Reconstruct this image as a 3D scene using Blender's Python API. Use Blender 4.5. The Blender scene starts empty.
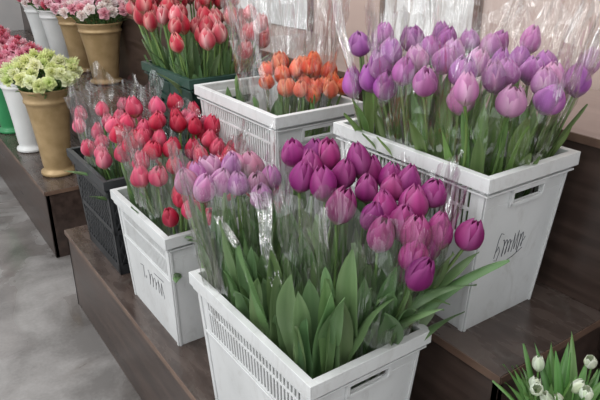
import bpy, math, random
from mathutils import Vector, Matrix
random.seed(7)
sc=bpy.context.scene
try:
    sc.view_settings.view_transform='Standard'
    sc.view_settings.look='None'
except Exception: pass

# ---------------------------------------------------------------- materials
def nm(name):
    m=bpy.data.materials.new(name); m.use_nodes=True
    nt=m.node_tree; b=nt.nodes['Principled BSDF']
    return m,nt,b
def noise_mat(name,c1,c2,scale=8,rough=.5,metal=0,bump=0,detail=4,stretch=None,rough2=None,lo=.35,hi=.65,spec=.5,grime=None):
    m,nt,b=nm(name); N=nt.nodes; L=nt.links
    tc=N.new('ShaderNodeTexCoord'); mp=N.new('ShaderNodeMapping')
    if stretch: mp.inputs['Scale'].default_value=stretch
    L.new(tc.outputs['Object'],mp.inputs['Vector'])
    n=N.new('ShaderNodeTexNoise'); n.inputs['Scale'].default_value=scale; n.inputs['Detail'].default_value=detail
    L.new(mp.outputs['Vector'],n.inputs['Vector'])
    r=N.new('ShaderNodeValToRGB'); r.color_ramp.elements[0].position=lo; r.color_ramp.elements[1].position=hi
    r.color_ramp.elements[0].color=(*c1,1); r.color_ramp.elements[1].color=(*c2,1)
    L.new(n.outputs['Fac'],r.inputs['Fac']); src=r.outputs['Color']
    if grime:
        g=N.new('ShaderNodeTexNoise'); g.inputs['Scale'].default_value=14; g.inputs['Detail'].default_value=8; g.inputs['Roughness'].default_value=.75; g.inputs['Distortion'].default_value=1.2
        mp2=N.new('ShaderNodeMapping'); mp2.inputs['Scale'].default_value=(1,1,.5); L.new(tc.outputs['Object'],mp2.inputs['Vector']); L.new(mp2.outputs['Vector'],g.inputs['Vector'])
        gr=N.new('ShaderNodeMapRange'); gr.inputs['From Min'].default_value=.52; gr.inputs['From Max'].default_value=.75; gr.inputs['To Max'].default_value=.55
        L.new(g.outputs['Fac'],gr.inputs['Value'])
        mx=N.new('ShaderNodeMix'); mx.data_type='RGBA'; mx.inputs['B'].default_value=(*grime,1)
        L.new(gr.outputs['Result'],mx.inputs['Factor']); L.new(src,mx.inputs['A']); src=mx.outputs['Result']
    L.new(src,b.inputs['Base Color'])
    b.inputs['Roughness'].default_value=rough; b.inputs['Metallic'].default_value=metal
    b.inputs['Specular IOR Level'].default_value=spec
    if rough2 is not None:
        mr=N.new('ShaderNodeMapRange'); mr.inputs['To Min'].default_value=rough; mr.inputs['To Max'].default_value=rough2
        L.new(n.outputs['Fac'],mr.inputs['Value']); L.new(mr.outputs['Result'],b.inputs['Roughness'])
    if bump:
        bp=N.new('ShaderNodeBump'); bp.inputs['Strength'].default_value=bump; bp.inputs['Distance'].default_value=.01
        L.new(n.outputs['Fac'],bp.inputs['Height']); L.new(bp.outputs['Normal'],b.inputs['Normal'])
    return m
def attr_mat(name,rough=.45,trans=.25,spec=.4):
    m,nt,b=nm(name); N=nt.nodes; L=nt.links
    a=N.new('ShaderNodeAttribute'); a.attribute_name='Col'
    L.new(a.outputs['Color'],b.inputs['Base Color'])
    b.inputs['Roughness'].default_value=rough; b.inputs['Specular IOR Level'].default_value=spec
    t=N.new('ShaderNodeBsdfTranslucent'); L.new(a.outputs['Color'],t.inputs['Color'])
    mx=N.new('ShaderNodeMixShader'); mx.inputs['Fac'].default_value=trans
    L.new(b.outputs[0],mx.inputs[1]); L.new(t.outputs[0],mx.inputs[2])
    L.new(mx.outputs[0],N['Material Output'].inputs['Surface'])
    return m
M_petal=attr_mat('tulip_petal',.5,.32,.35)
M_leaf=attr_mat('leaf_green',.36,.27,.5)
M_white=noise_mat('white_plastic',(.55,.56,.56),(.64,.65,.65),6,.38,lo=.3,hi=.7,bump=.03,grime=(.37,.36,.34))
M_black=noise_mat('black_plastic',(.018,.020,.022),(.035,.037,.04),9,.4)
M_green=noise_mat('dark_green_plastic',(.010,.035,.028),(.02,.06,.045),9,.4)
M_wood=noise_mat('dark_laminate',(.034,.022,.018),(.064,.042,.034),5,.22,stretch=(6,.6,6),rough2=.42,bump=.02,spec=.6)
M_woodtop=noise_mat('dark_laminate_deck_lit',(.048,.034,.029),(.090,.067,.057),7,.14,stretch=(4,1,4),rough2=.40,bump=.03,spec=.6,grime=(.15,.135,.12))  # reflection on the tops put into a lighter laminate colour, plus dusty grime
M_shelf=noise_mat('laminate_deck_sky_lit',(.20,.148,.13),(.27,.205,.182),6,.25,stretch=(4,1,4),rough2=.45)  # top tier: reflected sky light painted into a paler, pinkish laminate colour
M_edge=noise_mat('edge_band',(.10,.06,.045),(.16,.10,.07),12,.35)
M_wall=noise_mat('tan_wall_panel',(.42,.32,.28),(.49,.38,.33),2.2,.6)
M_wallw=noise_mat('pale_wall_panel',(.58,.58,.57),(.66,.66,.65),2.2,.5)
M_back=noise_mat('grey_wall',(.42,.42,.42),(.50,.49,.48),2,.7)
M_gold=noise_mat('gold_plastic',(.33,.225,.105),(.43,.30,.155),14,.42,.25)
M_wv=noise_mat('white_vase_plastic',(.60,.61,.60),(.70,.70,.69),5,.35)
M_gv=noise_mat('green_vase_plastic',(.02,.20,.07),(.04,.28,.10),5,.35)
M_ink=noise_mat('marker_ink',(.04,.04,.05),(.09,.09,.10),20,.6)

# floor: smooth worn concrete with broad stains and damp sheen
m,nt,b=nm('worn_concrete'); N=nt.nodes; L=nt.links
tc=N.new('ShaderNodeTexCoord')
def noi(s,d,r_,dist=0):
    n=N.new('ShaderNodeTexNoise'); n.inputs['Scale'].default_value=s; n.inputs['Detail'].default_value=d; n.inputs['Roughness'].default_value=r_; n.inputs['Distortion'].default_value=dist
    L.new(tc.outputs['Object'],n.inputs['Vector']); return n
n1=noi(3.2,6,.52,.4); n2=noi(70,3,.6); n3=noi(1.7,4,.5,.9)
mxn=N.new('ShaderNodeMath'); mxn.operation='MULTIPLY_ADD'; mxn.inputs[1].default_value=.16
ml=N.new('ShaderNodeMath'); ml.operation='MULTIPLY'; ml.inputs[1].default_value=.84
L.new(n1.outputs['Fac'],ml.inputs[0]); L.new(n2.outputs['Fac'],mxn.inputs[0]); L.new(ml.outputs[0],mxn.inputs[2])
r=N.new('ShaderNodeValToRGB'); r.color_ramp.elements[0].position=.36; r.color_ramp.elements[1].position=.66
r.color_ramp.elements[0].color=(.135,.126,.12,1); r.color_ramp.elements[1].color=(.32,.305,.295,1)
L.new(mxn.outputs[0],r.inputs['Fac'])
st=N.new('ShaderNodeMapRange'); st.inputs['From Min'].default_value=.47; st.inputs['From Max'].default_value=.55; st.inputs['To Max'].default_value=.8
L.new(n3.outputs['Fac'],st.inputs['Value'])
mx=N.new('ShaderNodeMix'); mx.data_type='RGBA'; mx.blend_type='MULTIPLY'; mx.inputs['B'].default_value=(.62,.59,.57,1)
L.new(st.outputs['Result'],mx.inputs['Factor']); L.new(r.outputs['Color'],mx.inputs['A']); L.new(mx.outputs['Result'],b.inputs['Base Color'])
mr=N.new('ShaderNodeMapRange'); mr.inputs['From Max'].default_value=.8; mr.inputs['To Min'].default_value=.5; mr.inputs['To Max'].default_value=.14
L.new(st.outputs['Result'],mr.inputs['Value']); L.new(mr.outputs['Result'],b.inputs['Roughness'])
bp=N.new('ShaderNodeBump'); bp.inputs['Strength'].default_value=.08; bp.inputs['Distance'].default_value=.006
L.new(mxn.outputs[0],bp.inputs['Height']); L.new(bp.outputs['Normal'],b.inputs['Normal'])
M_floor=m

# cellophane
def cello(name,mn,mxv,rough):
    m=bpy.data.materials.new(name); m.use_nodes=True; nt=m.node_tree; N=nt.nodes; L=nt.links; N.clear()
    out=N.new('ShaderNodeOutputMaterial'); tr=N.new('ShaderNodeBsdfTransparent'); gl=N.new('ShaderNodeBsdfGlossy'); mx=N.new('ShaderNodeMixShader')
    tr.inputs['Color'].default_value=(.99,.99,.99,1); gl.inputs['Roughness'].default_value=rough; gl.inputs['Color'].default_value=(1,1,1,1)
    lw=N.new('ShaderNodeLayerWeight'); lw.inputs['Blend'].default_value=.35
    mr=N.new('ShaderNodeMapRange'); mr.inputs['To Min'].default_value=mn; mr.inputs['To Max'].default_value=mxv
    tc=N.new('ShaderNodeTexCoord')
    def nn(scale,sc3,dist):
        n=N.new('ShaderNodeTexNoise'); n.inputs['Scale'].default_value=scale; n.inputs['Detail'].default_value=3; n.inputs['Distortion'].default_value=dist
        mp=N.new('ShaderNodeMapping'); mp.inputs['Scale'].default_value=sc3; L.new(tc.outputs['Object'],mp.inputs['Vector']); L.new(mp.outputs['Vector'],n.inputs['Vector']); return n
    n=nn(9,(2.2,2.2,.35),.6)
    v=N.new('ShaderNodeTexVoronoi'); v.inputs['Scale'].default_value=15; v.feature='F1'
    mpv=N.new('ShaderNodeMapping'); mpv.inputs['Scale'].default_value=(1,1,.6); L.new(tc.outputs['Object'],mpv.inputs['Vector']); L.new(mpv.outputs['Vector'],v.inputs['Vector'])
    ad=N.new('ShaderNodeMath'); ad.operation='MULTIPLY_ADD'; ad.inputs[1].default_value=.45
    L.new(v.outputs['Distance'],ad.inputs[0]); L.new(n.outputs['Fac'],ad.inputs[2])
    bp=N.new('ShaderNodeBump'); bp.inputs['Strength'].default_value=1.; bp.inputs['Distance'].default_value=.05
    L.new(ad.outputs[0],bp.inputs['Height']); L.new(bp.outputs['Normal'],gl.inputs['Normal']); L.new(bp.outputs['Normal'],lw.inputs['Normal'])
    L.new(lw.outputs['Facing'],mr.inputs['Value']); L.new(mr.outputs['Result'],mx.inputs['Fac'])
    L.new(tr.outputs[0],mx.inputs[1]); L.new(gl.outputs[0],mx.inputs[2]); L.new(mx.outputs[0],out.inputs['Surface'])
    return m
M_cello=cello('cellophane',.06,.58,.12)
M_glint=cello('cellophane_glint_strip',.30,.8,.14)  # whiter, more reflective copy for the added highlight strips

# ---------------------------------------------------------------- mesh builder
class MB:
    def __init__(s): s.v=[];s.f=[];s.m=[];s.c=[]
    def add(s,vs,fs,mi=0,col=(1,1,1)):
        o=len(s.v); s.v+= [tuple(p) for p in vs]
        if isinstance(col,list): s.c+=col
        else: s.c+=[col]*len(vs)
        for f in fs: s.f.append(tuple(o+i for i in f)); s.m.append(mi)
    def grid(s,rows,mi=0,col=(1,1,1),close=False):
        nr=len(rows); nc=len(rows[0]); vs=[p for r in rows for p in r]; fs=[]
        for i in range(nr-1):
            for j in range(nc if close else nc-1):
                a=i*nc+j; b=i*nc+(j+1)%nc
                fs.append((a,b,b+nc,a+nc))
        s.add(vs,fs,mi,col)
    def hexa(s,p,mi=0):
        s.add(p,[(0,3,2,1),(4,5,6,7),(0,1,5,4),(1,2,6,5),(2,3,7,6),(3,0,4,7)],mi)
    def box(s,a,b,mi=0):
        x0,y0,z0=a;x1,y1,z1=b
        s.hexa([(x0,y0,z0),(x1,y0,z0),(x1,y1,z0),(x0,y1,z0),(x0,y0,z1),(x1,y0,z1),(x1,y1,z1),(x0,y1,z1)],mi)
    def make(s,name,mats,smooth=True,parent=None,bevel=0,loc=(0,0,0)):
        me=bpy.data.meshes.new(name); me.from_pydata(s.v,[],s.f)
        for mm in mats: me.materials.append(mm)
        me.polygons.foreach_set('material_index',s.m)
        me.polygons.foreach_set('use_smooth',[smooth]*len(s.f))
        at=me.color_attributes.new('Col','FLOAT_COLOR','POINT')
        fl=[]
        for c in s.c: fl+= [c[0],c[1],c[2],1]
        at.data.foreach_set('color',fl)
        me.update()
        ob=bpy.data.objects.new(name,me); sc.collection.objects.link(ob); ob.location=loc
        if parent: ob.parent=parent
        if bevel:
            bm=ob.modifiers.new('bevel','BEVEL'); bm.width=bevel; bm.segments=2; bm.limit_method='ANGLE'
        return ob
def lerp(a,b,t): return tuple(a[i]+(b[i]-a[i])*t for i in range(len(a)))
def interp(tab,x):
    for (x0,y0),(x1,y1) in zip(tab,tab[1:]):
        if x<=x1: return y0+(y1-y0)*(x-x0)/(x1-x0)
    return tab[-1][1]
def frame(d):
    d=Vector(d).normalized(); a=Vector((0,0,1)) if abs(d.z)<.9 else Vector((1,0,0))
    x=a.cross(d).normalized(); y=d.cross(x); return x,y,d
def jit(c,a):
    k=1+random.uniform(-a,a); return tuple(max(0,min(1,ch*k*(1+random.uniform(-a,a)*.4))) for ch in c)

RP=[(0,.16),(.08,.50),(.2,.80),(.35,.98),(.5,1.0),(.65,.90),(.8,.70),(.92,.44),(1,.20)]
WP=[(0,.8),(.25,1.05),(.5,1.1),(.7,1.0),(.85,.80),(.94,.5),(1,.04)]
def tulip_head(mb,base,d,H,R,cb,ce,op=0.):
    x,y,z=frame(d); ph=random.uniform(0,6.28); opn=op+max(0,random.gauss(0,.11))
    for k in range(6):
        inner=k%2; a0=ph+k*math.pi/3
        rs=R*(.9 if inner else 1.0); hs=H*(1.0 if inner else random.uniform(.90,.99))
        po=opn+random.uniform(-.06,.12); cbj=jit(cb,.14); rows=[];cols=[]
        tw=random.uniform(-.12,.12)
        for i in range(10):
            v=i/9; r=rs*(interp(RP,v)+po*v*v*.9); w=interp(WP,v)
            row=[]
            for j in range(7):
                u=(j-3)/3; a=a0+u*w+tw*v
                rr=r*(1+(.07 if not inner else -.02)*u*u+ (.05 if u==0 else 0)*(1 if v>.1 else 0))
                zz=hs*v - hs*.05*u*u*(v>.5)
                row.append(Vector(base)+x*(math.cos(a)*rr)+y*(math.sin(a)*rr)+z*zz)
                e=max(abs(u)**2.2*.75, max(0,(v-.75)/.25)*.5)
                c=lerp(cbj,ce,min(1,e)); 
                c=tuple(q*(.92+.13*math.sin(j*2.4+k+i*.3)) for q in c)
                if v<.12: c=lerp(c,(.35,.42,.2),.4)
                cols.append(c)
            rows.append(row)
        mb.grid(rows,0,cols)
def tube(mb,pts,r0,r1,mi,col,ns=6):
    rows=[]
    for i,p in enumerate(pts):
        d=(pts[min(i+1,len(pts)-1)]-pts[max(i-1,0)])
        x,y,_=frame(d); r=r0+(r1-r0)*i/(len(pts)-1)
        rows.append([p+x*math.cos(6.2832*k/ns)*r+y*math.sin(6.2832*k/ns)*r for k in range(ns)])
    mb.grid(rows,mi,col,close=True)
def bez(a,b,c,t): return a*(1-t)**2+b*2*t*(1-t)+c*t*t
def leaf(mb,p0,p1,p2,w,col,twist=0.):
    n=13; rows=[];cols=[]
    az=Vector((p2.x-p0.x,p2.y-p0.y,0)); 
    if az.length<.01: az=Vector((1,0,0))
    az.normalize(); side0=Vector((-az.y,az.x,0))
    side0=Matrix.Rotation(twist,3,'Z')@side0; phs=random.uniform(0,6)
    for i in range(n):
        t=i/(n-1); p=bez(p0,p1,p2,t); tg=(bez(p0,p1,p2,min(1,t+.03))-bez(p0,p1,p2,max(0,t-.03))).normalized()
        sd=(side0-tg*side0.dot(tg)).normalized(); nr=tg.cross(sd)
        ww=w*interp([(0,.40),(.2,.8),(.45,1),(.7,.85),(.88,.45),(1,.02)],t)/2
        row=[]
        for j in range(7):
            u=(j-3)/3
            wav=math.sin(t*8+phs+u*1.5)*w*.09*abs(u)
            row.append(p+sd*u*ww+nr*(-abs(u)**1.5*ww*.5+wav))
            c=lerp(col,(col[0]*1.45+.02,col[1]*1.3+.02,col[2]*1.4+.02),abs(u)*.35+.22*math.sin(j*2.3+phs))
            c=lerp(c,(.20,.30,.10),max(0,.25-t)*1.6)
            cols.append(tuple(max(0,q) for q in c))
        rows.append(row)
    mb.grid(rows,1,cols)

LEAF=(.125,.215,.088)
def bouquet(heads,box,zb,zr,pal,H=.076,R=.031,nleaf=2,leafL=(.2,.3),leafw=(.028,.045),op=0.,leafcol=LEAF,extra=0,reach=1.0,t0=(.3,.55),tilt=.26):
    """heads: head centres; box: inner rim rectangle x0,x1,y0,y1; zb crate floor; zr rim height"""
    mb=MB(); x0,x1,y0,y1=box; cx=(x0+x1)/2; cy=(y0+y1)/2
    def inside(p,mg=.035):
        return Vector((min(max(p.x,x0+mg),x1-mg),min(max(p.y,y0+mg),y1-mg),p.z))
    for h in heads:
        h=Vector(h); cb,ce=random.choice(pal); cb=jit(cb,.18); ce=jit(ce,.12)
        hh=H*random.uniform(.84,1.08); rr=R*random.uniform(.86,1.1)
        b=inside(Vector((cx+(h.x-cx)*.45,cy+(h.y-cy)*.5,zb+.03)),.06)
        c=inside(Vector((h.x,h.y,zr+.02)),.03)
        d=(h-c).normalized()*.6+Vector((0,0,.65))+Vector((random.uniform(-tilt,tilt),random.uniform(-tilt,tilt),0)); d.normalize()
        base=h-d*hh*.5
        pts=[bez(b,c,base,t/8) for t in range(9)]
        sc_=jit((.18,.29,.09),.15)
        tube(mb,pts,.0042,.0036,1,sc_)
        tulip_head(mb,base-d*.002,d,hh,rr,cb,ce,op)
        for k in range(nleaf):
            t=random.uniform(*t0); p0=bez(b,c,base,t)
            L_=random.uniform(*leafL); az=random.uniform(0,6.283)
            out=Vector((math.cos(az),math.sin(az),0))
            stem=(base-c); stem.normalize()
            rch=random.uniform(.08,.38)*L_*reach
            p0=inside(p0)
            p1=p0+stem*L_*.55+out*rch*.15; p2=p0+stem*L_*random.uniform(.8,1.0)+out*rch
            if p2.z>h.z-.02: p2.z=h.z-random.uniform(.02,.08)
            if p1.z<zr+.08: p1=inside(p1,.03)
            leaf(mb,p0,p1,p2,random.uniform(*leafw),jit(leafcol,.25),random.uniform(-.8,.8))
    for k in range(extra):
        x=random.uniform(x0+.03,x1-.03); y=random.uniform(y0+.03,y1-.03)
        q=random.random()
        if q<.4: x=x0+random.uniform(.035,.08)
        elif q<.75: y=y0+random.uniform(.035,.09)
        p0=inside(Vector((x,y,zr-random.uniform(.06,.16)))); L_=random.uniform(*leafL)*1.1
        az=math.atan2(y-cy,x-cx)+random.uniform(-.7,.7); out=Vector((math.cos(az),math.sin(az),0))
        rch=random.uniform(.0,.28)*L_*reach
        p1=p0+Vector((0,0,L_*.6))+out*rch*.05; p2=p0+Vector((0,0,L_*random.uniform(.75,1)))+out*rch
        leaf(mb,p0,p1,p2,random.uniform(*leafw)*1.1,jit(leafcol,.25),random.uniform(-.9,.9))
    return mb
MATS=[M_petal,M_leaf]

# ---------------------------------------------------------------- crates
def crate(name,x0,x1,y0,y1,zb,zt,mat,style='slots',k=.87):
    emp_mb=MB(); cx=(x0+x1)/2; cy=(y0+y1)/2; A=(x1-x0)/2; B=(y1-y0)/2; H=zt-zb
    A-=.014;B-=.014
    def pos(face,s,h,o):
        kk=k+(1-k)*h/H; a=A*kk; b=B*kk
        if face==0: return (-(a+o), s*(b), h)
        if face==1: return ((a+o), s*(b), h)
        if face==2: return (s*(a), -(b+o), h)
        return (s*(a), (b+o), h)
    def W(face,s0,s1,h0,h1,o0=-.005,o1=0.):
        p=[pos(face,s0,h0,o1),pos(face,s1,h0,o1),pos(face,s1,h0,o0),pos(face,s0,h0,o0),
           pos(face,s0,h1,o1),pos(face,s1,h1,o1),pos(face,s1,h1,o0),pos(face,s0,h1,o0)]
        if face in (0,3): p=[p[1],p[0],p[3],p[2],p[5],p[4],p[7],p[6]]
        emp_mb.hexa(p)
    emp_mb.box((-A*k,-B*k,0),(A*k,B*k,.006))
    for f in range(4):
        Ls=2*(B if f<2 else A)
        if style=='slots':
            if f<2:
                s_a,s_b=-.84,.84
                W(f,-1,1,0,H*.62); W(f,-1,s_a,H*.62,H*.93); W(f,s_b,1,H*.62,H*.93)
                n=30; rows=((.62,.765),(.785,.93))
                W(f,s_a,s_b,H*.765,H*.785)
                for r0,r1 in rows:
                    for i in range(n):
                        sa=s_a+(s_b-s_a)*(i+.5)/n; sb=s_a+(s_b-s_a)*(i+1.0)/n
                        W(f,sa,sb,H*r0,H*r1)
                W(f,-.97,.97,H*.585,H*.605,0,.004)
            else:
                W(f,-1,1,0,H*.80); W(f,-1,-.36,H*.80,H*.865); W(f,.36,1,H*.80,H*.865); W(f,-1,1,H*.865,H*.93)
                W(f,-.42,.42,H*.86,H*.885,0,.010); W(f,-.42,-.36,H*.78,H*.87,0,.008); W(f,.36,.42,H*.78,H*.87,0,.008); W(f,-.42,.42,H*.775,H*.797,0,.008)
            W(f,-1,-.94,0,H*.93,0,.004); W(f,.94,1,0,H*.93,0,.004)
        elif style=='lattice':
            W(f,-1,1,0,H*.1); W(f,-1,1,H*.8,H*.93); W(f,-1,-.9,0,H); W(f,.9,1,0,H); W(f,-1,1,H*.43,H*.48)
            n=int(Ls/.035)
            for (h0,h1) in ((.1,.43),(.48,.8)):
                for i in range(-2,n+1):
                    for sg in (1,-1):
                        sA=-.92+1.84*i/n; dS=1.84*2.2/n
                        q0,q1=(sA,sA+dS) if sg==1 else (sA+dS,sA)
                        lo=max(min(q0,q1),-.92); hi=min(max(q0,q1),.92)
                        if hi-lo<.02: continue
                        def hh(s): 
                            t=(s-q0)/(q1-q0); return H*(h0+(h1-h0)*t)
                        sa,sb=(lo,hi)
                        o0,o1=-.003,(.0 if sg==1 else -.001)
                        ph=.006
                        p=[pos(f,sa,hh(sa)-ph,o1),pos(f,sb,hh(sb)-ph,o1),pos(f,sb,hh(sb)-ph,o0),pos(f,sa,hh(sa)-ph,o0),
                           pos(f,sa,hh(sa)+ph,o1),pos(f,sb,hh(sb)+ph,o1),pos(f,sb,hh(sb)+ph,o0),pos(f,sa,hh(sa)+ph,o0)]
                        if f in (0,3): p=[p[1],p[0],p[3],p[2],p[5],p[4],p[7],p[6]]
                        emp_mb.hexa(p)
            W(f,-.95,.95,H*.08,H*.82,-.014,-.012)
        else:
            W(f,-1,1,0,H*.15); W(f,-1,-.9,0,H); W(f,.9,1,0,H); W(f,-1,1,H*.78,H*.93)
            for i in range(7): W(f,-.92,.92,H*(.19+.085*i),H*(.24+.085*i))
            for s in (-.45,0,.45): W(f,s-.03,s+.03,.02,H*.9,-.006,.002)
            W(f,-.95,.95,H*.15,H*.8,-.009,-.007)
    a=A;b=B
    def ring(z0,z1,oi,oo):
        emp_mb.box((-a-oo,-b-oo,z0),(-a-oi,b+oo,z1)); emp_mb.box((a+oi,-b-oo,z0),(a+oo,b+oo,z1))
        emp_mb.box((-a-oi,-b-oo,z0),(a+oi,-b-oi,z1)); emp_mb.box((-a-oi,b+oi,z0),(a+oi,b+oo,z1))
    ring(H*.93-.004,H-.003,-.004,.004)
    ring(H-.008,H,-.005,.014)
    ring(H-.034,H-.007,.010,.014)
    ring(H-.048,H-.043,-.002,.008)
    ob=emp_mb.make(name,[mat],smooth=False,bevel=.0012,loc=(cx,cy,zb))
    return ob,pos,H

def scribble(parent,info,face,s0,s1,h0,h1,strokes):
    pos,H=info
    cu=bpy.data.curves.new('handwriting','CURVE'); cu.dimensions='3D'; cu.bevel_depth=.0008
    for st in strokes:
        sp=cu.splines.new('POLY'); sp.points.add(len(st)-1)
        for i,(a,b) in enumerate(st):
            p=pos(face,s0+(s1-s0)*a,H*(h0+(h1-h0)*b),.0006); sp.points[i].co=(*p,1)
    cu.materials.append(M_ink)
    ob=bpy.data.objects.new('handwriting',cu); sc.collection.objects.link(ob); ob.parent=parent
def loopy(a,b,amp,n,ph=0):
    return [(a+(b-a)*i/60+.035*math.sin(i/60*n*6.28+ph),.5+amp*math.cos(i/60*n*6.28)+.1*math.sin(i*.3)) for i in range(61)]
SC1=[[(.0,.3),(.05,.8),(.1,.95),(.2,.9)],[(.02,.45),(.1,.6),(.16,.45),(.1,.2),(.0,.25)],loopy(.22,.55,.22,3),[(.6,.3),(.62,.8),(.68,.35),(.74,.85),(.78,.3)],loopy(.8,1,.18,2,1),[(.3,.05),(.7,.15),(1,.3)]]
SC2=[[(0,.7),(.12,.75),(.1,.3)],[(.16,.4),(.2,.45),(.18,.35)],loopy(.28,.62,.25,3,.5),[(.66,.3),(.68,.8),(.76,.3),(.8,.8),(.86,.3)],[(.55,.9),(.9,.95)]]

Z1=.39;Z2=.70;Z3=1.15
c1,p1,H1=crate('white_flower_crate',.555,.889,.763,1.308,Z1,.80,M_white)
c2,p2,H2=crate('white_flower_crate',1.023,1.357,.763,1.308,Z2,1.127,M_white)
c3,p3,H3=crate('white_flower_crate',.912,1.242,1.435,1.965,Z2,1.127,M_white)
c4,p4,H4=crate('white_flower_crate',.578,.89,1.514,1.985,Z1,.80,M_white)
scribble(c2,(p2,H2),2,-.5,.25,.38,.62,SC1)
scribble(c4,(p4,H4),0,.35,-.75,.27,.53,SC2)
c5,_,_=crate('black_lattice_crate',.58,.89,2.06,2.53,Z1,.80,M_black,'lattice')
c6,_,_=crate('dark_green_crate',.92,1.25,2.02,2.48,Z2,1.13,M_green,'slats')

# ---------------------------------------------------------------- tulips
P=[(0.78,1.15,1.13),(0.82,1.12,1.13),(0.78,1.03,1.09),(0.78,0.96,1.06),(0.84,1.03,1.10),(0.86,0.97,1.08),(0.89,1.04,1.12),(0.80,0.85,1.03),(0.91,0.94,1.08),(0.95,0.93,1.09),(0.85,0.90,1.06),(0.92,0.88,1.06),(0.86,0.85,1.04),(0.86,0.81,1.03),(0.91,0.79,1.03),(0.80,0.73,0.99),(0.95,0.74,1.03),(0.75,1.07,1.10),(0.84,1.09,1.13),(.95,.99,1.08),(.92,1.03,1.09),(.98,.88,1.07),(.82,.90,1.045),(.79,1.09,1.11),(.89,.80,1.00),(.84,.79,.995)]
Lh=[(0.56,1.29,1.06),(0.59,1.25,1.05),(0.64,1.26,1.05),(0.67,1.23,1.05),(0.72,1.22,1.04),(0.76,1.22,1.05),(0.71,1.32,1.07),(0.75,1.30,1.06),(0.64,1.32,1.07),(0.68,1.28,1.08),(.60,1.31,1.06),(.70,1.17,1.03)]
PURP=[((.23,.014,.145),(.42,.09,.31)),((.29,.020,.165),(.50,.13,.35)),((.36,.034,.20),(.56,.17,.39))]
LIL=[((.46,.18,.41),(.70,.46,.63)),((.42,.13,.37),(.66,.37,.57)),((.56,.23,.38),(.74,.48,.60))]
VIO=[((.41,.11,.39),(.64,.32,.60)),((.35,.07,.34),(.58,.26,.55)),((.54,.22,.46),(.75,.50,.67)),((.48,.15,.41),(.69,.37,.60))]
RED=[((.58,.018,.065),(.74,.11,.18)),((.47,.012,.045),(.66,.08,.14)),((.66,.08,.17),(.82,.28,.36)),((.62,.04,.11),(.78,.20,.28))]
REDW=[((.56,.024,.055),(.86,.50,.46)),((.48,.014,.042),(.78,.34,.32)),((.60,.07,.11),(.88,.64,.59))]
KPAL=[((.62,.05,.13),(.80,.25,.34)),((.68,.12,.22),(.84,.37,.44))]
ORA=[((.74,.085,.025),(.90,.38,.15)),((.68,.055,.026),(.84,.28,.12)),((.76,.15,.08),(.90,.45,.24))]
PB=(.57,.875,.78,1.29)
mb=bouquet(P,PB,Z1,.80,PURP,H=.087,R=.0305,nleaf=4,leafL=(.22,.32),leafw=(.035,.058),extra=60,reach=.8,t0=(.35,.6))
V3=Vector
for p0,p1,p2,w in [((.80,.85,.74),(.81,.80,.93),(.94,.70,.93),.045),((.72,.83,.74),(.66,.80,.95),(.68,.80,1.05),.05),((.80,.84,.74),(.84,.80,.93),(.90,.73,.88),.04),
    ((.66,.84,.74),(.61,.81,.90),(.64,.77,.97),.05),((.62,.90,.74),(.58,.90,.90),(.58,.86,1.0),.045),((.62,1.0,.74),(.58,1.0,.90),(.55,1.02,1.0),.045),((.62,1.1,.74),(.585,1.1,.92),(.56,1.12,1.02),.045),((.75,.83,.74),(.76,.80,.92),(.74,.74,.96),.055),((.69,.83,.74),(.70,.80,.90),(.75,.75,.94),.052)]:
    leaf(mb,V3(p0),V3(p1),V3(p2),w,jit(LEAF,.15),random.uniform(-.3,.3))
bq1=mb.make('purple_tulip_bouquet',MATS)
mb=bouquet(Lh,(.57,.875,1.0,1.29),Z1,.80,LIL,H=.076,R=.029,nleaf=4,leafL=(.20,.28),leafw=(.03,.045),extra=22,reach=.6,leafcol=(.15,.25,.105))
bq2=mb.make('lilac_tulip_bouquet',MATS)
V=[(1.05,1.24,1.35),(1.05,1.155,1.31),(1.05,1.19,1.27),(1.07,1.14,1.34),(1.22,1.22,1.35),(1.10,1.08,1.33),(1.04,1.06,1.31),(1.18,1.11,1.34),(1.33,1.22,1.35),(1.15,1.03,1.33),(1.03,0.98,1.30),(1.23,1.08,1.33),(1.02,0.85,1.31),(1.11,0.94,1.32),(1.23,1.00,1.32),(1.37,1.15,1.34),(1.39,1.09,1.33),(1.17,0.90,1.31),(1.23,0.91,1.31),(1.42,1.09,1.34),(1.11,0.80,1.28),(1.34,0.96,1.32),(1.42,0.99,1.36),(1.30,0.89,1.31),(1.25,0.82,1.30),(1.31,0.84,1.30),(1.19,0.76,1.28),(1.33,0.79,1.30),(1.04,1.25,1.25),(1.04,1.12,1.265),(1.42,0.82,1.33),(1.39,0.92,1.31),
 (1.12,1.2,1.33),(1.16,1.27,1.36),(1.28,1.15,1.35),(1.08,.91,1.27),(1.26,.96,1.28),(1.36,1.03,1.3),(1.12,1.13,1.29),(1.2,1.17,1.31)]
mb=bouquet(V,(1.04,1.34,.78,1.29),Z2,1.127,VIO,H=.081,R=.0295,nleaf=2,leafL=(.18,.27),leafw=(.022,.038),op=.04,leafcol=(.14,.24,.075),extra=38,reach=.7,tilt=.34)
bq3=mb.make('violet_tulip_bouquet',MATS)
def dome(x0,x1,y0,y1,A,B,n,dmin,zj):
    out=[];tries=0
    while len(out)<n and tries<8000:
        tries+=1
        x=random.uniform(x0,x1);y=random.uniform(y0,y1)
        ex=abs((x-(x0+x1)/2)/((x1-x0)/2)); 
        z=A+B*y+random.uniform(-zj,zj)-.03*ex*ex
        p=Vector((x,y,z))
        if all((p-q).length>dmin for q in out): out.append(p)
    return out
Rh=dome(.585,.98,1.47,2.02,.445,.3,60,.050,.03)
mb=bouquet(Rh,(.60,.87,1.535,1.965),Z1,.80,RED,H=.076,R=.027,nleaf=2,leafL=(.13,.2),leafw=(.02,.032),extra=14,reach=.4)
bq4=mb.make('red_tulip_bouquet',MATS)
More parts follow.
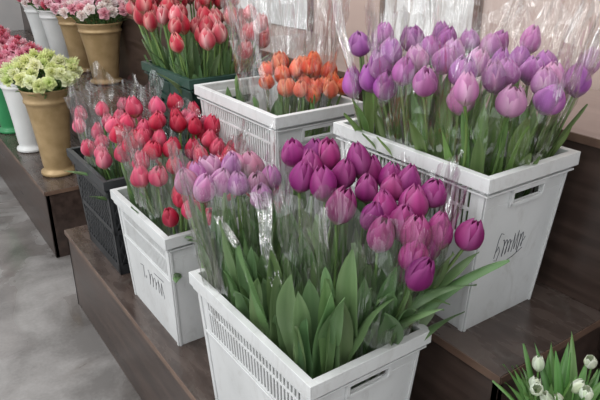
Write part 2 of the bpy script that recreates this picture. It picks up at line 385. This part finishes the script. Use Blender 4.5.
Kh=dome(.60,.84,2.10,2.48,.245,.3,20,.052,.025)
mb=bouquet(Kh,(.60,.87,2.08,2.51),Z1,.80,KPAL,H=.07,R=.026,nleaf=2,leafL=(.12,.18),leafw=(.02,.03),extra=10,reach=.4)
bq5=mb.make('rose_red_tulip_bouquet',MATS)
Gh=dome(.90,1.32,2.02,2.56,.66,.3,62,.055,.05)
mb=bouquet(Gh,(.94,1.23,2.04,2.46),Z2,1.13,REDW,H=.082,R=.028,nleaf=2,leafL=(.14,.22),leafw=(.022,.036),extra=16,reach=.5)
bq6=mb.make('red_white_tulip_bouquet',MATS)
O=[(1.12,1.71,1.18),(1.17,1.72,1.18),(1.18,1.67,1.17),(1.22,1.68,1.17),(1.24,1.69,1.2),(1.09,1.63,1.16),(1.13,1.60,1.17),(1.16,1.58,1.16),(1.20,1.59,1.16),(1.20,1.54,1.18),(1.22,1.74,1.2),(1.05,1.59,1.17),(1.21,1.50,1.17),(1.1,1.78,1.19),(1.05,1.7,1.17),(1.16,1.5,1.17),(1.12,1.54,1.15),(1.08,1.55,1.17),(1.14,1.66,1.21),(1.19,1.63,1.21),(1.23,1.60,1.2),(1.17,1.8,1.21),(1.09,1.67,1.2),(1.13,1.75,1.22),(1.21,1.66,1.23),(1.16,1.62,1.22)]
mb=bouquet(O,(.935,1.222,1.455,1.945),Z2,1.127,ORA,H=.066,R=.026,nleaf=1,leafL=(.1,.14),leafw=(.02,.03),op=.12,extra=14,reach=.3)
bq7=mb.make('orange_tulip_bouquet',MATS)

def white_buds():
    mb=MB(); c=Vector((.985,.47,.39))
    for i in range(9):
        az=random.uniform(0,6.28); rr=random.uniform(.02,.1)
        h=c+Vector((math.cos(az)*rr,math.sin(az)*rr,random.uniform(.35,.42)))
        b=c+Vector((math.cos(az)*rr*.4,math.sin(az)*rr*.4,.02)); m_=Vector((h.x*.6+b.x*.4,h.y*.6+b.y*.4,.62))
        d=(h-m_).normalized()+Vector((random.uniform(-.8,.8),random.uniform(-.8,.8),0)); d.normalize()
        tube(mb,[bez(b,m_,h,t/6) for t in range(7)],.003,.0025,1,(.14,.28,.08))
        tulip_head(mb,h,d,.034,.011,(.66,.73,.55),(.84,.86,.80),.45)
        for k in range(8):
            p0=b+Vector((0,0,.15)); a2=random.uniform(0,6.28); o=Vector((math.cos(a2),math.sin(a2),0))
            leaf(mb,p0,p0+Vector((0,0,.15))+o*.02,p0+Vector((0,0,random.uniform(.18,.28)))+o*random.uniform(.04,.15),.026,jit((.11,.24,.065),.25),random.uniform(-.5,.5))
    return mb.make('white_bud_flower_bunch',MATS)
white_buds()

def lathe(mb,c,prof,mi=0,ns=40,col=(1,1,1)):
    rows=[[Vector((c[0]+math.cos(6.28319*k/ns)*r,c[1]+math.sin(6.28319*k/ns)*r,c[2]+z)) for k in range(ns)] for r,z in prof]
    mb.grid(rows,mi,col,close=True)
VP=[(0,.0),(.62,.0),(.70,.01),(.72,.03),(.70,.05),(.60,.065),(.57,.09),(.60,.12),(.66,.35),(.76,.60),(.86,.80),(.90,.84),(.94,.85),(.94,.875),(.91,.885),(.93,.92),(.99,.97),(1.02,.985),(1.02,1.0),(.98,1.0),(.90,.95),(.82,.75),(.66,.45),(.5,.1),(0,.09)]
def vase(name,x,y,z,h,r,mat):
    mb=MB(); lathe(mb,(0,0,0),[(a*r,b*h) for a,b in VP]); 
    return mb.make(name,[mat],loc=(x,y,z))
def bucket(name,x,y,z,h,r,mat):
    mb=MB(); lathe(mb,(0,0,0),[(0,0),(.72*r,0),(.74*r,.01),(.95*r,h*.9),(1.03*r,h*.9),(1.03*r,h*.94),(.98*r,h*.95),(1.0*r,h),(.95*r,h),(.72*r,.02),(0,.02)])
    return mb.make(name,[mat],loc=(x,y,z))
bucket('black_flower_bucket',.985,.47,Z1,.24,.11,M_black)

def carnation(mb,c,d,r,cb,ce):
    x,y,z=frame(d); c=Vector(c)
    for layer in range(4):
        rl=r*(1-.2*layer); rows=[];cols=[]; ns=18; ph=random.uniform(0,6)
        for i in range(4):
            t=i/3; row=[]
            for k in range(ns):
                a=6.2832*k/ns
                q=rl*t*(1+.14*math.sin(a*5+ph)*t); zz=r*(.15+layer*.26)*t+ r*.26*t*math.sin(a*6.0+ph*2+layer)-r*.3*t*t*(1-layer/3)
                row.append(c+x*math.cos(a)*q+y*math.sin(a)*q+z*zz)
                cols.append(lerp(cb,ce,t))
            rows.append(row)
        mb.grid(rows,0,cols,close=True)
def carn_bunch(name,x,y,zr,top,pal,n,spread):
    mb=MB(); c=Vector((x,y,zr)); hs=[]; tries=0
    while len(hs)<n and tries<4000:
        tries+=1
        a=random.uniform(0,6.283); q=spread*math.sqrt(random.random())
        p=Vector((x+math.cos(a)*q,y+math.sin(a)*q,zr+top*(1-.6*(q/spread)**2)+random.uniform(-.02,.02)))
        if all((p-o).length>.040 for o in hs): hs.append(p)
    for p in hs:
        b=Vector((x+(p.x-x)*.12,y+(p.y-y)*.12,zr-.25)); m_=Vector((x+(p.x-x)*.45,y+(p.y-y)*.45,zr))
        tube(mb,[bez(b,m_,p,t/6) for t in range(7)],.003,.0025,1,jit((.14,.28,.09),.2),5)
        d=(p-c).normalized(); cb,ce=random.choice(pal)
        tube(mb,[p-d*.022,p-d*.012,p],.004,.009,1,(.18,.30,.10),6)
        carnation(mb,p,d,random.uniform(.032,.040),jit(cb,.12),jit(ce,.08))
        for k in range(3):
            t=random.uniform(.4,.8); p0=bez(b,m_,p,t); a2=random.uniform(0,6.28); o=Vector((math.cos(a2),math.sin(a2),.5))
            leaf(mb,p0,p0+o*.05+Vector((0,0,.03)),p0+o*.1,.010,jit((.16,.30,.10),.2))
    return mb.make(name,MATS)
YG=[((.52,.60,.17),(.80,.82,.44)),((.62,.67,.28),(.86,.86,.60)),((.45,.57,.15),(.73,.79,.38))]
PK=[((.56,.10,.20),(.78,.36,.45)),((.64,.22,.31),(.84,.55,.60)),((.48,.045,.09),(.70,.18,.24))]
PW=[((.70,.34,.40),(.86,.64,.67)),((.78,.58,.55),(.88,.80,.77)),((.64,.17,.27),(.82,.44,.50))]
RD=[((.42,.03,.06),(.62,.11,.17)),((.50,.07,.15),(.72,.26,.33))]
vase('gold_flower_vase',.725,3.41,Z1,.485,.128,M_gold)
carn_bunch('yellow_green_carnation_bunch',.725,3.41,Z1+.485,.145,YG,60,.20)
vase('white_flower_vase',.70,3.93,Z1,.47,.12,M_wv)
carn_bunch('pink_carnation_bunch',.70,3.93,Z1+.47,.16,PK,46,.18)
vase('green_flower_vase',.69,4.42,Z1,.46,.125,M_gv)
carn_bunch('red_carnation_bunch',.69,4.42,Z1+.46,.17,RD,46,.19)
vase('green_flower_vase',.69,4.95,Z1,.46,.125,M_gv)
carn_bunch('pink_carnation_bunch',.69,4.95,Z1+.46,.18,PK,40,.19)
vase('gold_flower_vase',1.28,4.14,Z2,.40,.148,M_gold)
carn_bunch('pale_pink_carnation_bunch',1.28,4.14,Z2+.40,.16,PW,50,.21)
vase('gold_flower_vase',1.27,4.62,Z2,.40,.135,M_gold)
carn_bunch('pink_carnation_bunch',1.27,4.62,Z2+.40,.16,PK,46,.21)
vase('white_flower_vase',1.26,5.1,Z2,.40,.14,M_wv)
carn_bunch('pale_pink_carnation_bunch',1.26,5.1,Z2+.40,.17,PW,46,.21)
vase('white_flower_vase',1.26,5.6,Z2,.40,.14,M_wv)
carn_bunch('red_carnation_bunch',1.26,5.6,Z2+.40,.17,RD,46,.21)

# ---------------------------------------------------------------- cellophane sleeves
def sleeve(name,cb,ct,rb,rt,seed,zig=.03,parent=None):
    rnd=random.Random(seed); mb=MB(); ns=120; nv=20; rows=[]
    ks=[(rnd.randint(3,6),rnd.uniform(0,6),.08),(rnd.randint(9,14),rnd.uniform(0,6),.04),(rnd.randint(22,30),rnd.uniform(0,6),.018)]
    cb=Vector(cb);ct=Vector(ct)
    for i in range(nv+1):
        t=i/nv; row=[]
        for k in range(ns):
            a=6.28319*k/ns
            f=1
            for n,ph,am in ks:
                s=math.sin(n*a+ph+t*1.3); f+=am*(.4+.8*t)*(1-2*abs(s)**.7)
            rx=(rb[0]+(rt[0]-rb[0])*t**.85)*f; ry=(rb[1]+(rt[1]-rb[1])*t**.85)*f
            c=cb+(ct-cb)*t
            zt=t*t*(zig*math.sin(a*3+ks[0][1])+zig*.8*(1-2*abs(math.sin(a*4+ks[1][1]))))
            row.append(Vector((c.x+math.cos(a)*rx,c.y+math.sin(a)*ry,c.z+zt)))
        rows.append(row)
    mb.grid(rows,close=True)
    return mb.make(name,[M_cello],parent=parent)
sleeve('cellophane_sleeve',(.77,.92,.66),(.83,.93,1.13),(.10,.12),(.20,.22),1,parent=bq1)
sleeve('cellophane_sleeve',(.67,1.18,.66),(.67,1.25,1.12),(.09,.09),(.15,.12),2,parent=bq2)
sleeve('cellophane_sleeve',(1.19,1.03,1.0),(1.25,1.02,1.50),(.13,.22),(.27,.33),3,zig=.06,parent=bq3)
sleeve('cellophane_sleeve',(1.10,1.67,1.0),(1.10,1.67,1.55),(.11,.16),(.19,.24),4,zig=.07,parent=bq7)
sleeve('cellophane_sleeve',(.73,1.72,.66),(.76,1.74,1.05),(.11,.17),(.19,.26),5,parent=bq4)
sleeve('cellophane_sleeve',(.73,2.28,.66),(.73,2.28,1.10),(.11,.17),(.17,.22),6,parent=bq5)
def glint_strip(parent,p0,p1,w,seed,side=(.8,-.57,0)):
    # pleated strip added to stand in for a bright reflection streak on the sleeve
    mb=MB(); rows=[]; s=Vector(side).normalized(); nrm=Vector((-.57,-.8,0))
    p0=Vector(p0);p1=Vector(p1)
    for i in range(21):
        t=i/20; c=p0.lerp(p1,t)+nrm*.010*math.sin(t*5+seed)+s*.006*math.sin(t*8+seed); ww=w*(.4+.6*t)*(1+.18*math.sin(t*6+seed))
        rows.append([c+s*ww*(j/12-.5)+nrm*(.007*math.sin(j*1.3+seed)+.004*math.sin(t*11+j*.7)) for j in range(13)])
    mb.grid(rows); return mb.make('cellophane_glint_strip',[M_glint],parent=parent,smooth=True)
glint_strip(bq2,(.635,1.0,.86),(.655,1.10,1.07),.05,1)
glint_strip(bq2,(.60,1.02,.84),(.575,1.14,1.02),.02,3)
glint_strip(bq1,(.66,.86,.82),(.69,.90,1.10),.018,4)
glint_strip(bq3,(1.03,1.20,1.14),(1.0,1.28,1.48),.03,5)
glint_strip(bq3,(1.37,.86,1.15),(1.47,.80,1.48),.03,6)
glint_strip(bq7,(.98,1.58,1.12),(.93,1.60,1.50),.03,8)

# ---------------------------------------------------------------- stepped display benches
def bench(name,y0,y1,tiers):
    mb=MB(); xb=1.90
    for i,(xf,zt) in enumerate(tiers):
        xn=tiers[i+1][0] if i+1<len(tiers) else xb
        zl=tiers[i-1][1] if i else 0.0
        t=.022
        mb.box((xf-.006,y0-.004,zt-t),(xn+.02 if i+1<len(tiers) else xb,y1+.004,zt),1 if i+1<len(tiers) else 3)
        mb.box((xf-.008,y0-.006,zt-t-.001),(xf-.0055,y1+.006,zt-.001),2)
        mb.box((xf-.004,y0-.007,zt-t-.001),(xn,y0-.0045,zt-.001),2)
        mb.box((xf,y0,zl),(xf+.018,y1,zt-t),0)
        mb.box((xf,y0,0),(xn if i+1<len(tiers) else xb,y0+.018,zt-t),0)
        mb.box((xf,y1-.018,0),(xn if i+1<len(tiers) else xb,y1,zt-t),0)
    return mb.make(name,[M_wood,M_woodtop,M_edge,M_shelf],smooth=False,bevel=.0015)
bench('stepped_display_bench',.65,2.64,[(.55,Z1),(1.0,Z2),(1.42,Z3)])
bench('stepped_display_bench',3.16,7.2,[(.588,Z1),(1.0,Z2),(1.42,Z3)])
bench('stepped_display_bench',-.6,.62,[(.55,Z1),(1.42,Z3)])

# ---------------------------------------------------------------- room
mb=MB(); mb.box((-4,-2.5,-.05),(2.0,9,0)); mb.make('floor',[M_floor],smooth=False)
mb=MB(); mb.box((1.95,-2.5,0),(2.05,9,3.2)); mb.make('wall_right',[M_wall],smooth=False)
mb=MB(); mb.box((-4,8.9,0),(1.95,9,3.2)); mb.make('wall_back',[M_back],smooth=False)
mb=MB()
mb.box((1.935,1.62,Z3),(1.95,2.12,2.9),0); mb.box((1.935,2.7,Z3),(1.95,3.6,2.9),0)
mb.make('trim_1',[M_wallw],smooth=False,bevel=.002)
mb=MB()
for y in (1.60,2.13,2.69,3.61): mb.box((1.925,y-.012,Z3),(1.95,y+.012,2.9))
mb.make('trim_2',[M_edge],smooth=False)

# ---------------------------------------------------------------- light
w=bpy.data.worlds.new('World'); sc.world=w; w.use_nodes=True
w.node_tree.nodes['Background'].inputs['Color'].default_value=(.96,.98,1,1)
w.node_tree.nodes['Background'].inputs['Strength'].default_value=1.22
def area(name,loc,tgt,size,power,col,sy=None):
    l=bpy.data.lights.new(name,'AREA'); l.size=size; l.energy=power; l.color=col
    if sy: l.shape='RECTANGLE'; l.size_y=sy
    o=bpy.data.objects.new(name,l); sc.collection.objects.link(o); o.location=loc
    o.rotation_euler=(Vector(tgt)-Vector(loc)).to_track_quat('-Z','Y').to_euler()
area('window_daylight',(-2.8,3.2,3.0),(1,1.8,.7),2.5,70,(.97,.99,1),2)
area('added_streak_light',(.5,1.6,3.1),(.9,1.5,.7),.35,22,(1,.98,.95),2.4)  # added narrow light, gives streaky highlights on the cellophane
area('added_streak_light',(-1.2,.2,3.1),(.9,1.5,.7),.35,24,(1,.98,.95),2.4)  # second added strip light for the same streaks

# ---------------------------------------------------------------- camera
cam=bpy.data.cameras.new('camera'); cam.lens=36.66; cam.sensor_width=36
co=bpy.data.objects.new('camera',cam); sc.collection.objects.link(co)
F=Vector((0.525,0.7547,-0.394)).normalized(); Rv=Vector((0.821,-0.571,0)); Rv=(Rv-F*Rv.dot(F)).normalized(); Uv=Rv.cross(F)
co.matrix_world=Matrix(((Rv.x,Uv.x,-F.x,0),(Rv.y,Uv.y,-F.y,0),(Rv.z,Uv.z,-F.z,1.6),(0,0,0,1)))
cam.clip_start=.02
sc.camera=co
